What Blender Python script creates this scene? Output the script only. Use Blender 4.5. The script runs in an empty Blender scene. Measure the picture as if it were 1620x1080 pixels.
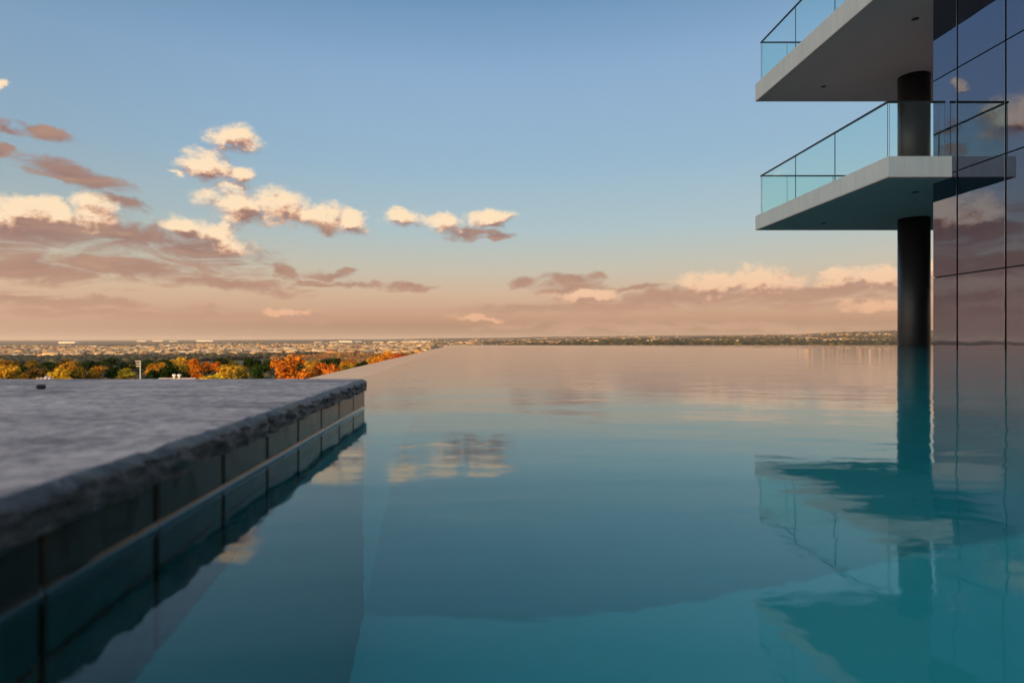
import bpy, bmesh, math, random
import numpy as np
from mathutils import Vector

random.seed(7)
rng = np.random.default_rng(11)
sc = bpy.context.scene
C = sc.collection
R = math.radians


def lin(r, g, b):
    def f(c):
        c /= 255.0
        return c / 12.92 if c <= 0.04045 else ((c + 0.055) / 1.055) ** 2.4
    return (f(r), f(g), f(b), 1.0)


# ------------------------------------------------------------------ camera
H = 0.16                      # lens height above the water (m)
F = 1000.0                    # focal length in pixels of the 1620 px wide photograph
VX, VY = 757.0, 539.0         # where the pool's long lines meet, horizon row
cam_data = bpy.data.cameras.new('camera')
cam = bpy.data.objects.new('camera', cam_data)
C.objects.link(cam)
cam.location = (0, 0, H)
cam.rotation_euler = (R(90), 0, 0)
cam_data.sensor_width = 36
cam_data.lens = F / 1620 * 36
cam_data.shift_x = (810 - VX) / 1620
cam_data.shift_y = -(540 - VY) / 1620
cam_data.clip_start = 0.02
cam_data.clip_end = 120000
cam_data.dof.use_dof = True
cam_data.dof.focus_distance = 4.0
cam_data.dof.aperture_fstop = 5.2
sc.camera = cam

# ------------------------------------------------------------------ render and exposure
sc.render.engine = 'CYCLES'
cy = sc.cycles
cy.use_denoising = True
cy.max_bounces = 7
cy.diffuse_bounces = 3
cy.glossy_bounces = 5
cy.transmission_bounces = 6
cy.transparent_max_bounces = 12
cy.volume_bounces = 1
cy.caustics_reflective = True
cy.caustics_refractive = True
cy.use_adaptive_sampling = True
cy.adaptive_threshold = 0.02
cy.sample_clamp_indirect = 6
cy.blur_glossy = 0.2
sc.view_settings.view_transform = 'Standard'
sc.view_settings.look = 'None'
sc.view_settings.exposure = 0.0
sc.view_settings.gamma = 1.0

# ------------------------------------------------------------------ sun
SUN_EL = R(9)
sun_to = Vector((-0.50 * math.cos(SUN_EL), -0.866 * math.cos(SUN_EL), math.sin(SUN_EL)))
sd = bpy.data.lights.new('sun', 'SUN')
sd.energy = 5.0
sd.angle = R(0.5)
sd.color = (1.0, 0.54, 0.18)
so = bpy.data.objects.new('sun', sd)
C.objects.link(so)
so.rotation_euler = (-sun_to).to_track_quat('-Z', 'Y').to_euler()
so.location = (0, 0, 60)

# ------------------------------------------------------------------ world
world = bpy.data.worlds.new('World')
sc.world = world
world.use_nodes = True
world.cycles.sampling_method = 'MANUAL'
world.cycles.sample_map_resolution = 512
nt = world.node_tree
nt.nodes.clear()


class NT:
    """small helper round a node tree"""
    def __init__(self, tree):
        self.t = tree

    def n(self, typ, **kw):
        nd = self.t.nodes.new(typ)
        for k, v in kw.items():
            setattr(nd, k, v)
        return nd

    def link(self, a, b):
        self.t.links.new(a, b)

    def set(self, sock, v):
        if hasattr(v, 'is_output'):
            self.link(v, sock)
        else:
            sock.default_value = v

    def math(self, op, a, b=None, c=None, clamp=False):
        nd = self.n('ShaderNodeMath', operation=op)
        nd.use_clamp = clamp
        self.set(nd.inputs[0], a)
        if b is not None:
            self.set(nd.inputs[1], b)
        if c is not None:
            self.set(nd.inputs[2], c)
        return nd.outputs[0]

    def mrange(self, v, a, b, c=0.0, d=1.0, smooth=True):
        nd = self.n('ShaderNodeMapRange')
        nd.interpolation_type = 'SMOOTHSTEP' if smooth else 'LINEAR'
        nd.clamp = True
        self.set(nd.inputs[0], v)
        nd.inputs[1].default_value = a
        nd.inputs[2].default_value = b
        nd.inputs[3].default_value = c
        nd.inputs[4].default_value = d
        return nd.outputs[0]

    def mix(self, fac, a, b, blend='MIX'):
        nd = self.n('ShaderNodeMix')
        nd.data_type = 'RGBA'
        nd.blend_type = blend
        self.set(nd.inputs[0], fac)
        self.set(nd.inputs[6], a)
        self.set(nd.inputs[7], b)
        return nd.outputs[2]

    def ramp(self, fac, stops, interp='LINEAR'):
        nd = self.n('ShaderNodeValToRGB')
        cr = nd.color_ramp
        cr.interpolation = interp
        while len(cr.elements) < len(stops):
            cr.elements.new(0.5)
        for e, (p, col) in zip(cr.elements, stops):
            e.position = p
            e.color = col
        self.set(nd.inputs[0], fac)
        return nd.outputs[0]

    def noise(self, vec, scale, detail=4, rough=0.5, dims='3D', dist=0.0):
        nd = self.n('ShaderNodeTexNoise')
        nd.noise_dimensions = dims
        if vec is not None:
            self.link(vec, nd.inputs['Vector'])
        nd.inputs['Scale'].default_value = scale
        nd.inputs['Detail'].default_value = detail
        nd.inputs['Roughness'].default_value = rough
        nd.inputs['Distortion'].default_value = dist
        return nd.outputs[0]

    def mapping(self, vec, loc=(0, 0, 0), rot=(0, 0, 0), scale=(1, 1, 1), typ='POINT'):
        nd = self.n('ShaderNodeMapping', vector_type=typ)
        self.link(vec, nd.inputs[0])
        nd.inputs[1].default_value = loc
        nd.inputs[2].default_value = rot
        nd.inputs[3].default_value = scale
        return nd.outputs[0]


def azel(px, py):
    t = (px - VX) / F
    return math.atan(t), math.atan((VY - py) / F * math.cos(math.atan(t)))


W = NT(nt)
tc = W.n('ShaderNodeTexCoord')
dirv = tc.outputs['Generated']
sep = W.n('ShaderNodeSeparateXYZ')
W.link(dirv, sep.inputs[0])
az = W.math('ARCTAN2', sep.outputs[0], sep.outputs[1])
el = W.math('ARCSINE', sep.outputs[2])
azw = W.math('WRAP', az, R(45), R(-45))

sky = W.n('ShaderNodeTexSky')
sky.sky_type = 'NISHITA'
sky.sun_disc = False
sky.sun_elevation = SUN_EL
sky.sun_rotation = math.atan2(sun_to.x, sun_to.y)
sky.altitude = 1500
sky.air_density = 1.0
sky.dust_density = 1.5
sky.ozone_density = 1.0

S = 10.0


def sc_(c, k=1.0):
    return (c[0] * k, c[1] * k, c[2] * k, 1)


# elevation ramp 0..60 deg ; warm (towards the sun's side) and cool (away) versions
eln = W.math('DIVIDE', el, R(60), clamp=True)


def e_(py):
    return math.atan((VY - py) / F) / R(60)


warm = W.ramp(eln, [
    (0.0, lin(198, 153, 131)), (e_(505), lin(212, 165, 139)), (e_(462), lin(218, 184, 152)),
    (e_(410), lin(192, 186, 166)), (e_(350), lin(163, 178, 180)), (e_(250), lin(140, 170, 191)),
    (e_(120), lin(124, 158, 190)), (e_(0), lin(100, 142, 177)), (0.75, lin(108, 140, 176)), (1.0, lin(118, 148, 180))])
cool = W.ramp(eln, [
    (0.0, lin(150, 105, 88)), (e_(516), lin(162, 115, 94)), (e_(505), lin(186, 134, 107)), (e_(492), lin(199, 153, 126)), (e_(466), lin(210, 175, 145)),
    (e_(425), lin(196, 190, 172)), (e_(365), lin(172, 194, 198)), (e_(260), lin(150, 184, 207)),
    (e_(120), lin(140, 174, 208)), (e_(0), lin(108, 151, 188)), (0.75, lin(114, 146, 182)), (1.0, lin(118, 148, 180))])
# azimuth factor : 0 near the left edge of the view, 1 on the right (away from the sun)
sunaz = math.atan2(sun_to.x, sun_to.y)
da = W.math('COSINE', W.math('SUBTRACT', az, sunaz))
azf = W.mrange(da, -0.20, -0.86)
grad = W.mix(azf, warm, cool)
grad10 = W.mix(1.0, grad, (S, S, S, 1), 'MULTIPLY')
# the sky brightens and warms smoothly towards the low sun behind the camera
dsun = W.n('ShaderNodeVectorMath', operation='DOT_PRODUCT')
W.link(dirv, dsun.inputs[0])
dsun.inputs[1].default_value = sun_to
ds = dsun.outputs['Value']
gain = W.mix(W.mrange(ds, -0.35, 0.95), (S * 0.93, S * 0.93, S * 0.93, 1), (S * 4.2, S * 2.9, S * 1.7, 1))
glow = W.mix(1.0, grad, gain, 'MULTIPLY')
nish = W.mix(1.0, sky.outputs[0], W.mix(W.mrange(ds, -0.35, 0.8), (0.10, 0.10, 0.10, 1), (0.7, 0.7, 0.7, 1)), 'MULTIPLY')
base = W.mix(1.0, glow, nish, 'ADD')

pvec = W.n('ShaderNodeCombineXYZ')
W.link(azw, pvec.inputs[0])
W.link(el, pvec.inputs[1])
pvec = pvec.outputs[0]
qvec = W.n('ShaderNodeCombineXYZ')
W.link(az, qvec.inputs[0])
W.link(W.math('MULTIPLY', el, 1.5), qvec.inputs[1])
qvec = qvec.outputs[0]

# bright cumulus (px, py, rx, ry, tilt)
CUM = [(369, 221, 46, 20, 0), (322, 260, 46, 24, 0), (380, 271, 30, 15, 0), (283, 275, 15, 9, 0),
       (376, 322, 60, 32, 0), (440, 330, 60, 31, -6), (505, 342, 56, 25, -6), (552, 350, 38, 17, -6), (632, 346, 34, 13, 0),
       (705, 352, 42, 15, 0), (775, 345, 46, 15, 3), (20, 336, 90, 30, 0), (90, 338, 60, 24, 0), (145, 334, 48, 36, 0),
       (282, 356, 44, 16, -8), (350, 374, 56, 22, -16), (0, 138, 18, 13, 0), (-95, 182, 60, 34, 0),
       (1130, 448, 60, 22, 0), (1200, 444, 70, 24, 0), (1335, 439, 36, 18, 0), (1400, 440, 60, 24, 4),
       (1388, 482, 60, 13, 0), (925, 467, 60, 13, 0), (757, 503, 50, 6, 0),
       (450, 494, 44, 7, 0), (1500, 430, 60, 24, 0)]
# flat grey-mauve layers
STR = [(30, 368, 220, 34, -2), (200, 372, 130, 30, -5), (310, 392, 120, 28, -10), (60, 425, 240, 24, 0), (220, 428, 150, 18, -3), (355, 446, 130, 12, -6),
       (120, 278, 74, 14, -9), (185, 316, 50, 10, -8), (70, 212, 40, 11, -8), (8, 206, 26, 12, 0),
       (5, 240, 26, 7, -8), (738, 368, 34, 10, 0), (788, 371, 24, 7, 0), (528, 435, 40, 8, 0),
       (560, 451, 46, 7, 0), (648, 453, 38, 6, 0), (825, 447, 26, 7, 0), (905, 455, 50, 11, 0),
       (900, 440, 44, 8, 0), (1060, 474, 220, 19, 2), (1290, 466, 190, 20, 5), (900, 488, 200, 9, 1),
       (1010, 453, 50, 5, 4), (455, 432, 24, 9, -20), (60, 474, 300, 12, -2), (505, 452, 40, 6, 0),
       (1100, 515, 330, 9, 0), (300, 500, 330, 8, 0)]


def field(lst, vec, k=1.0):
    out = None
    for (px, py, rx, ry, tilt, shift) in lst:
        a, e = azel(px, py)
        ca = math.cos(a)
        m = W.mapping(vec, (a + shift, e, 0), (0, 0, R(tilt)), (rx / F * ca * ca * k, ry / F * ca * k, 1), 'TEXTURE')
        g = W.n('ShaderNodeTexGradient', gradient_type='SPHERICAL')
        W.link(m, g.inputs[0])
        out = g.outputs['Fac'] if out is None else W.math('MAXIMUM', out, g.outputs['Fac'])
    return out


def offs(vec, dx, dy):
    return W.mapping(vec, (dx, dy, 0))


def dens(E, n, amp):
    gate = W.math('MULTIPLY', E, 4.0, clamp=True)
    return W.math('ADD', E, W.math('MULTIPLY', W.math('MULTIPLY_ADD', n, amp, -0.5 * amp), gate))


def cloud_sky(cum, stra):
    """background shader of the sky with the given clouds; every call builds its own nodes so that unused sectors are skipped"""
    wn = W.n('ShaderNodeTexNoise')
    wn.noise_dimensions = '2D'
    W.link(qvec, wn.inputs['Vector'])
    wn.inputs['Scale'].default_value = 17
    wn.inputs['Detail'].default_value = 4
    wn.inputs['Roughness'].default_value = 0.6
    wv = W.n('ShaderNodeVectorMath', operation='MULTIPLY_ADD')
    W.link(wn.outputs['Color'], wv.inputs[0])
    wv.inputs[1].default_value = (0.052, 0.030, 0)
    wv.inputs[2].default_value = (-0.026, -0.015, 0)
    wa = W.n('ShaderNodeVectorMath', operation='ADD')
    W.link(pvec, wa.inputs[0])
    W.link(wv.outputs[0], wa.inputs[1])
    pv_ = wa.outputs[0]
    hz = W.mrange(el, R(0.5), R(9))               # low clouds sink into the warm murk
    nst = W.mapping(qvec, (3.1, 1.7, 0), (0, 0, 0), (0.45, 1.25, 1))
    n_st = W.noise(nst, 26, 6, 0.6, '2D', 0.6)
    darkc = W.mix(azf, lin(148, 115, 110), lin(154, 117, 108))
    darkc = W.mix(W.mrange(n_st, 0.40, 0.75), darkc, lin(176, 140, 122))
    darkc = W.mix(hz, lin(194, 150, 126), darkc)
    k10 = (S, S, S, 1)
    res = base
    if stra:
        dB = dens(field(stra, pv_, 1.5), n_st, 2.1)
        aB = W.math('MULTIPLY', W.mrange(dB, 0.04, 0.85), 0.95)
        res = W.mix(aB, res, W.mix(1.0, darkc, k10, 'MULTIPLY'))
    if cum:
        n_fine = W.noise(qvec, 24, 7, 0.62, '2D')
        n_off = W.noise(offs(qvec, -0.006, 0.018), 24, 5, 0.62, '2D')
        dA = dens(field(cum, pv_, 1.3), n_fine, 1.35)
        dA2 = dens(field(cum, offs(pv_, -0.006, 0.012), 1.3), n_off, 1.35)
        aA = W.mrange(dA, 0.06, 0.66)
        litA = W.mrange(W.math('SUBTRACT', dA, dA2), -0.46, 0.34)
        litc = W.mix(hz, lin(232, 174, 138), lin(255, 228, 192))
        colA = W.mix(W.mrange(litA, 0.0, 0.55), darkc, lin(226, 180, 150))
        colA = W.mix(W.mrange(litA, 0.35, 1.0), colA, litc)
        res = W.mix(aA, res, W.mix(1.0, colA, k10, 'MULTIPLY'))
    bg = W.n('ShaderNodeBackground')
    W.link(res, bg.inputs[0])
    bg.inputs[1].default_value = 0.1
    return bg.outputs[0]


def sector(lst, lo, hi):
    out = []
    for c in lst:
        a0, a1 = azel(c[0] - c[2] * 1.55 - 60, VY)[0], azel(c[0] + c[2] * 1.55 + 60, VY)[0]
        for sh in (0.0, -math.pi / 2, math.pi / 2):       # the pattern of clouds carries on round the horizon
            if a1 + sh > azel(lo, VY)[0] and a0 + sh < azel(hi, VY)[0]:
                out.append(c + (sh,))
    return out


def mixsh(fac, a, b):
    nd = W.n('ShaderNodeMixShader')
    W.link(fac, nd.inputs[0])
    W.link(a, nd.inputs[1])
    W.link(b, nd.inputs[2])
    return nd.outputs[0]


cuts = [-243, 110, 300, 480, 680, 860, 1180, 1757]
shader = None
for lo, hi in zip(cuts[:-1], cuts[1:]):
    sh = cloud_sky(sector(CUM, lo, hi), sector(STR, lo, hi))
    shader = sh if shader is None else mixsh(W.math('GREATER_THAN', azw, azel(lo, VY)[0]), shader, sh)
clear = W.n('ShaderNodeBackground')
W.link(base, clear.inputs[0])
clear.inputs[1].default_value = 0.1
shader = mixsh(W.math('GREATER_THAN', el, R(27)), shader, clear.outputs[0])
wo = W.n('ShaderNodeOutputWorld')
W.link(shader, wo.inputs[0])

# ------------------------------------------------------------------ helpers


def mat(name):
    m = bpy.data.materials.new(name)
    m.use_nodes = True
    m.node_tree.nodes.clear()
    t = NT(m.node_tree)
    out = t.n('ShaderNodeOutputMaterial')
    return m, t, out


def principled(t, out, **kw):
    p = t.n('ShaderNodeBsdfPrincipled')
    for k, v in kw.items():
        t.set(p.inputs[k.replace('_', ' ')], v)
    t.link(p.outputs[0], out.inputs[0])
    return p


def bump(t, height, dist, strength=1.0):
    b = t.n('ShaderNodeBump')
    b.inputs['Strength'].default_value = strength
    b.inputs['Distance'].default_value = dist
    t.link(height, b.inputs['Height'])
    return b.outputs[0]


def simple(name, col, rough=0.6, var=0.15, scale=4.0, metallic=0.0, bumpd=0.0, spec=0.5):
    m, t, out = mat(name)
    g = t.n('ShaderNodeTexCoord').outputs['Object']
    n = t.noise(g, scale, 5, 0.6)
    a = sc_(col, 1 - var)
    b = sc_(col, 1 + var)
    c = t.mix(n, a, b)
    kw = dict(Base_Color=c, Roughness=rough, Metallic=metallic)
    if bumpd:
        kw['Normal'] = bump(t, t.noise(g, scale * 8, 4, 0.6), bumpd)
    p = principled(t, out, **kw)
    p.inputs['Specular IOR Level'].default_value = spec
    return m


def mesh_obj(name, verts, faces, m=None, parent=None, smooth=False, midx=None):
    me = bpy.data.meshes.new(name)
    me.from_pydata(verts, [], faces)
    me.update()
    if m is not None:
        for mm in (m if isinstance(m, (list, tuple)) else [m]):
            me.materials.append(mm)
    if midx is not None:
        me.polygons.foreach_set('material_index', midx)
    if smooth:
        me.polygons.foreach_set('use_smooth', [True] * len(me.polygons))
    o = bpy.data.objects.new(name, me)
    C.objects.link(o)
    o.parent = parent
    return o


def quads_np(name, V, Q, m, parent=None, smooth=False, midx=None):
    """fast mesh from numpy arrays, faces all with the same corner count"""
    V = np.asarray(V, dtype=np.float32)
    Q = np.asarray(Q, dtype=np.int32)
    k = Q.shape[1]
    me = bpy.data.meshes.new(name)
    me.vertices.add(len(V))
    me.vertices.foreach_set('co', V.ravel())
    me.loops.add(Q.size)
    me.loops.foreach_set('vertex_index', Q.ravel())
    me.polygons.add(len(Q))
    me.polygons.foreach_set('loop_start', np.arange(0, Q.size, k, dtype=np.int32))
    me.polygons.foreach_set('loop_total', np.full(len(Q), k, dtype=np.int32))
    for mm in (m if isinstance(m, (list, tuple)) else [m]):
        me.materials.append(mm)
    if midx is not None:
        me.polygons.foreach_set('material_index', np.asarray(midx, dtype=np.int32))
    if smooth:
        me.polygons.foreach_set('use_smooth', np.ones(len(Q), dtype=bool))
    me.update(calc_edges=True)
    me.validate()
    o = bpy.data.objects.new(name, me)
    C.objects.link(o)
    o.parent = parent
    return o


BOXF = [(0, 3, 2, 1), (4, 5, 6, 7), (0, 1, 5, 4), (1, 2, 6, 5), (2, 3, 7, 6), (3, 0, 4, 7)]


def boxv(x0, x1, y0, y1, z0, z1):
    return [(x0, y0, z0), (x1, y0, z0), (x1, y1, z0), (x0, y1, z0), (x0, y0, z1), (x1, y0, z1), (x1, y1, z1), (x0, y1, z1)]


def box(name, x0, x1, y0, y1, z0, z1, m, parent=None, bevel=0.0):
    bm = bmesh.new()
    vs = [bm.verts.new(v) for v in boxv(x0, x1, y0, y1, z0, z1)]
    for f in BOXF:
        bm.faces.new([vs[i] for i in f])
    if bevel:
        bmesh.ops.bevel(bm, geom=bm.edges[:], offset=bevel, segments=2, affect='EDGES', profile=0.5)
    me = bpy.data.meshes.new(name)
    bm.to_mesh(me)
    bm.free()
    me.materials.append(m)
    o = bpy.data.objects.new(name, me)
    C.objects.link(o)
    o.parent = parent
    return o


def prism(name, poly, z0, z1, m, parent=None, bevel=0.0):
    """vertical prism over a counter-clockwise xy polygon"""
    bm = bmesh.new()
    lo = [bm.verts.new((x, y, z0)) for x, y in poly]
    hi = [bm.verts.new((x, y, z1)) for x, y in poly]
    n = len(poly)
    bm.faces.new(lo[::-1])
    bm.faces.new(hi)
    for i in range(n):
        bm.faces.new([lo[i], lo[(i + 1) % n], hi[(i + 1) % n], hi[i]])
    if bevel:
        bmesh.ops.bevel(bm, geom=bm.edges[:], offset=bevel, segments=2, affect='EDGES', profile=0.5)
    me = bpy.data.meshes.new(name)
    bm.to_mesh(me)
    bm.free()
    me.materials.append(m)
    o = bpy.data.objects.new(name, me)
    C.objects.link(o)
    o.parent = parent
    return o


def cyl(name, x, y, z0, z1, r, m, parent=None, seg=48, r1=None, smooth=True):
    r1 = r if r1 is None else r1
    vs, fs = [], []
    for i in range(seg):
        a = 2 * math.pi * i / seg
        vs.append((x + r * math.cos(a), y + r * math.sin(a), z0))
        vs.append((x + r1 * math.cos(a), y + r1 * math.sin(a), z1))
    for i in range(seg):
        j = (i + 1) % seg
        fs.append((2 * i, 2 * j, 2 * j + 1, 2 * i + 1))
    fs.append([2 * i for i in range(seg)][::-1])
    fs.append([2 * i + 1 for i in range(seg)])
    o = mesh_obj(name, vs, fs, m, parent)
    if smooth:
        for p in o.data.polygons:
            p.use_smooth = len(p.vertices) == 4
    return o


def empty(name, loc=(0, 0, 0)):
    o = bpy.data.objects.new(name, None)
    C.objects.link(o)
    o.location = loc
    o.empty_display_size = 0.2
    return o


def tag(o, label=None, cat=None, group=None, kind=None):
    for k, v in (('label', label), ('category', cat), ('group', group), ('kind', kind)):
        if v:
            o[k] = v
    return o


def vnoise(x, y, seed=0):
    """value noise for numpy arrays"""
    xi = np.floor(x).astype(np.int64)
    yi = np.floor(y).astype(np.int64)
    xf = x - xi
    yf = y - yi

    def h(a, b):
        n = (a * 374761393 + b * 668265263 + seed * 974634541) & 0xFFFFFFFF
        n = ((n ^ (n >> 13)) * 1274126177) & 0xFFFFFFFF
        n = n ^ (n >> 16)
        return (n & 0xFFFF) / 65535.0
    u = xf * xf * (3 - 2 * xf)
    v = yf * yf * (3 - 2 * yf)
    return (h(xi, yi) * (1 - u) + h(xi + 1, yi) * u) * (1 - v) + (h(xi, yi + 1) * (1 - u) + h(xi + 1, yi + 1) * u) * v


def fbm(x, y, seed=0, oct=4, gain=0.5):
    s, a, t = 0, 1.0, 0
    for i in range(oct):
        s = s + a * (vnoise(x * 2 ** i, y * 2 ** i, seed + i) - 0.5)
        t += a
        a *= gain
    return s / t * 2


# ------------------------------------------------------------------ materials
# water : a clear rippled interface
M_water, t, out = mat('water')
g = t.n('ShaderNodeTexCoord').outputs['Object']
w1 = t.noise(t.mapping(g, (0, 0, 0), (0, 0, R(12)), (1.3, 2.6, 1)), 1.0, 2, 0.45, '2D', 0.35)
w2 = t.noise(t.mapping(g, (5, 2, 0), (0, 0, R(-18)), (3.2, 7.5, 1)), 1.0, 3, 0.5, '2D', 0.4)
w3 = t.noise(t.mapping(g, (1, 9, 0), (0, 0, R(6)), (8, 24, 1)), 1.0, 3, 0.55, '2D', 0.4)
wy = t.n('ShaderNodeSeparateXYZ')
t.link(g, wy.inputs[0])
breeze = t.mrange(wy.outputs[1], 0.3, 5.0, 0.45, 1.25)
fine = t.math('ADD', t.math('MULTIPLY', w2, 0.0009), t.math('MULTIPLY', w3, 0.0006))
hsum = t.math('ADD', t.math('MULTIPLY', w1, 0.0028), t.math('MULTIPLY', fine, breeze))
gl = t.n('ShaderNodeBsdfGlass')
gl.inputs['Color'].default_value = (1, 1, 1, 1)
gl.inputs['Roughness'].default_value = 0.0
gl.inputs['IOR'].default_value = 1.333
bn = bump(t, hsum, 1.0)
t.link(bn, gl.inputs['Normal'])
t.link(gl.outputs[0], out.inputs[0])

M_menis, t, out = mat('water_meniscus')
gl = t.n('ShaderNodeBsdfGlass')
gl.inputs['IOR'].default_value = 1.55
gl.inputs['Roughness'].default_value = 0.05
t.link(gl.outputs[0], out.inputs[0])

# teal pool plaster
M_pool, t, out = mat('teal_pool_plaster')
g = t.n('ShaderNodeTexCoord').outputs['Object']
n = t.noise(g, 1.2, 5, 0.6)
c = t.mix(n, (0.001, 0.255, 0.285, 1), (0.002, 0.30, 0.335, 1))
principled(t, out, Base_Color=c, Roughness=0.7)

M_shelf, t, out = mat('pale_teal_shelf')
g = t.n('ShaderNodeTexCoord').outputs['Object']
n = t.noise(g, 1.5, 5, 0.6)
c = t.mix(n, (0.010, 0.36, 0.40, 1), (0.016, 0.41, 0.45, 1))
principled(t, out, Base_Color=c, Roughness=0.7)

# rough slate-grey granite
M_stone, t, out = mat('rough_granite')
g = t.n('ShaderNodeTexCoord').outputs['Object']
n1 = t.noise(t.mapping(g, (0, 0, 0), (0, 0, R(20)), (5, 9, 5)), 1.0, 7, 0.68)
n2 = t.noise(g, 55, 5, 0.72)
n3 = t.noise(g, 420, 2, 0.6)
c = t.ramp(n1, [(0.33, (0.20, 0.14, 0.145, 1)), (0.5, (0.60, 0.43, 0.40, 1)), (0.67, (0.80, 0.59, 0.545, 1))])
c = t.mix(t.mrange(n2, 0.35, 0.65), t.mix(1.0, c, (0.42, 0.43, 0.48, 1), 'MULTIPLY'), c)
c = t.mix(t.mrange(n3, 0.6, 0.75), c, (0.42, 0.39, 0.38, 1))
hh = t.math('ADD', n2, t.math('MULTIPLY', n3, 0.5))
principled(t, out, Base_Color=c, Roughness=0.7, Normal=bump(t, hh, 0.0022, 0.8))

# broken edge of the same stone, darker and wet
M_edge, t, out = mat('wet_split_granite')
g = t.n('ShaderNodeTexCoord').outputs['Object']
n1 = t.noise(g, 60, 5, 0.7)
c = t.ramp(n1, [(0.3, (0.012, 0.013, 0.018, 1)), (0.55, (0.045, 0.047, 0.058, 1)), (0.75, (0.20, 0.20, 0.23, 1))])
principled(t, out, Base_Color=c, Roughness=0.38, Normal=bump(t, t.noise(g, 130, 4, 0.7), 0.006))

# glazed dark waterline tile
M_tile, t, out = mat('dark_glazed_tile')
oi = t.n('ShaderNodeObjectInfo')
g = t.n('ShaderNodeTexCoord').outputs['Object']
n1 = t.noise(t.mapping(g, (0, 0, 0), (0, 0, 0), (8, 4, 40)), 1.0, 3, 0.6)
c = t.mix(n1, (0.010, 0.009, 0.009, 1), (0.034, 0.027, 0.021, 1))
c = t.mix(t.math('MULTIPLY', oi.outputs['Random'], 0.5), c, (0.03, 0.027, 0.025, 1))
principled(t, out, Base_Color=c, Specular_IOR_Level=0.16, Roughness=0.12, Normal=bump(t, t.noise(g, 30, 3, 0.5), 0.0015))

M_grout = simple('dark_grout', (0.055, 0.058, 0.048), 0.8, 0.5, 60, bumpd=0.001)
M_plaster, t, out = mat('pale_grey_plaster')
g = t.n('ShaderNodeTexCoord').outputs['Object']
n1 = t.noise(t.mapping(g, (0, 0, 0), (0, 0, 0), (5, 5, 0.5)), 1.0, 5, 0.65)
n2 = t.noise(g, 1.3, 4, 0.6)
c = t.mix(t.mrange(n1, 0.30, 0.62), (0.67, 0.65, 0.645, 1), (0.74, 0.715, 0.705, 1))
c = t.mix(t.mrange(n2, 0.3, 0.7, 0.0, 0.25), c, (0.56, 0.55, 0.55, 1))
principled(t, out, Base_Color=c, Roughness=0.8, Normal=bump(t, t.noise(g, 30, 4, 0.6), 0.002))
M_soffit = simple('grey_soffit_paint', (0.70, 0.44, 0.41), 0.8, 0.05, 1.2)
M_column = simple('dark_plum_column', (0.028, 0.025, 0.031), 0.42, 0.25, 3)
M_rail = simple('dark_handrail', (0.016, 0.018, 0.021), 0.35, 0.1, 6, metallic=0.3)
M_black = simple('black_joint', (0.006, 0.006, 0.007), 0.6, 0.1, 6)
M_down = simple('downlight_recess', (0.03, 0.03, 0.03), 0.5, 0.1, 6)
M_palewall = simple('pale_wall_plaster', (0.55, 0.52, 0.48), 0.8, 0.05, 1)

# mirror-coated dark facade glass
M_facade, t, out = mat('mirrored_facade_glass')
g = t.n('ShaderNodeTexCoord').outputs['Object']
oi = t.n('ShaderNodeObjectInfo')
n = t.noise(g, 0.9, 1, 0.4)
c = t.mix(oi.outputs['Random'], (0.19, 0.21, 0.29, 1), (0.22, 0.24, 0.33, 1))
principled(t, out, Base_Color=c, Metallic=1.0, Roughness=0.012, Normal=bump(t, n, 0.004))

# tinted balustrade glass
M_bglass, t, out = mat('green_tinted_glass')
tr = t.n('ShaderNodeBsdfTransparent')
tr.inputs[0].default_value = (0.92, 0.99, 0.975, 1)
gs = t.n('ShaderNodeBsdfGlossy')
gs.inputs['Roughness'].default_value = 0.01
gs.inputs['Color'].default_value = (0.85, 0.97, 0.95, 1)
lw = t.n('ShaderNodeFresnel')
lw.inputs[0].default_value = 1.5
mx = t.n('ShaderNodeMixShader')
gm = t.n('ShaderNodeNewGeometry')
front = t.math('SUBTRACT', 1.0, gm.outputs['Backfacing'])
t.link(t.math('MULTIPLY', t.math('MULTIPLY_ADD', lw.outputs[0], 1.0, -0.015), front), mx.inputs[0])
t.link(tr.outputs[0], mx.inputs[1])
t.link(gs.outputs[0], mx.inputs[2])
t.link(mx.outputs[0], out.inputs[0])
M_gedge = simple('glass_edge', (0.03, 0.12, 0.13), 0.2, 0.1, 6)


def leaf_mat(name, c0, c1, c2):
    m, t, out = mat(name)
    g = t.n('ShaderNodeTexCoord').outputs['Object']
    oi = t.n('ShaderNodeObjectInfo')
    n = t.noise(g, 2.2, 4, 0.65)
    c = t.ramp(n, [(0.28, c0 + (1,)), (0.5, c1 + (1,)), (0.72, c2 + (1,))])
    hs = t.n('ShaderNodeHueSaturation')
    t.link(t.math('MULTIPLY_ADD', oi.outputs['Random'], 0.03, 0.485), hs.inputs['Hue'])
    t.link(t.math('MULTIPLY_ADD', oi.outputs['Random'], 0.5, 0.75), hs.inputs['Value'])
    t.link(c, hs.inputs['Color'])
    d = t.n('ShaderNodeBsdfDiffuse')
    t.link(hs.outputs[0], d.inputs[0])
    tl = t.n('ShaderNodeBsdfTranslucent')
    t.link(hs.outputs[0], tl.inputs[0])
    mx = t.n('ShaderNodeMixShader')
    mx.inputs[0].default_value = 0.25
    t.link(d.outputs[0], mx.inputs[1])
    t.link(tl.outputs[0], mx.inputs[2])
    t.link(mx.outputs[0], out.inputs[0])
    return m


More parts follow.
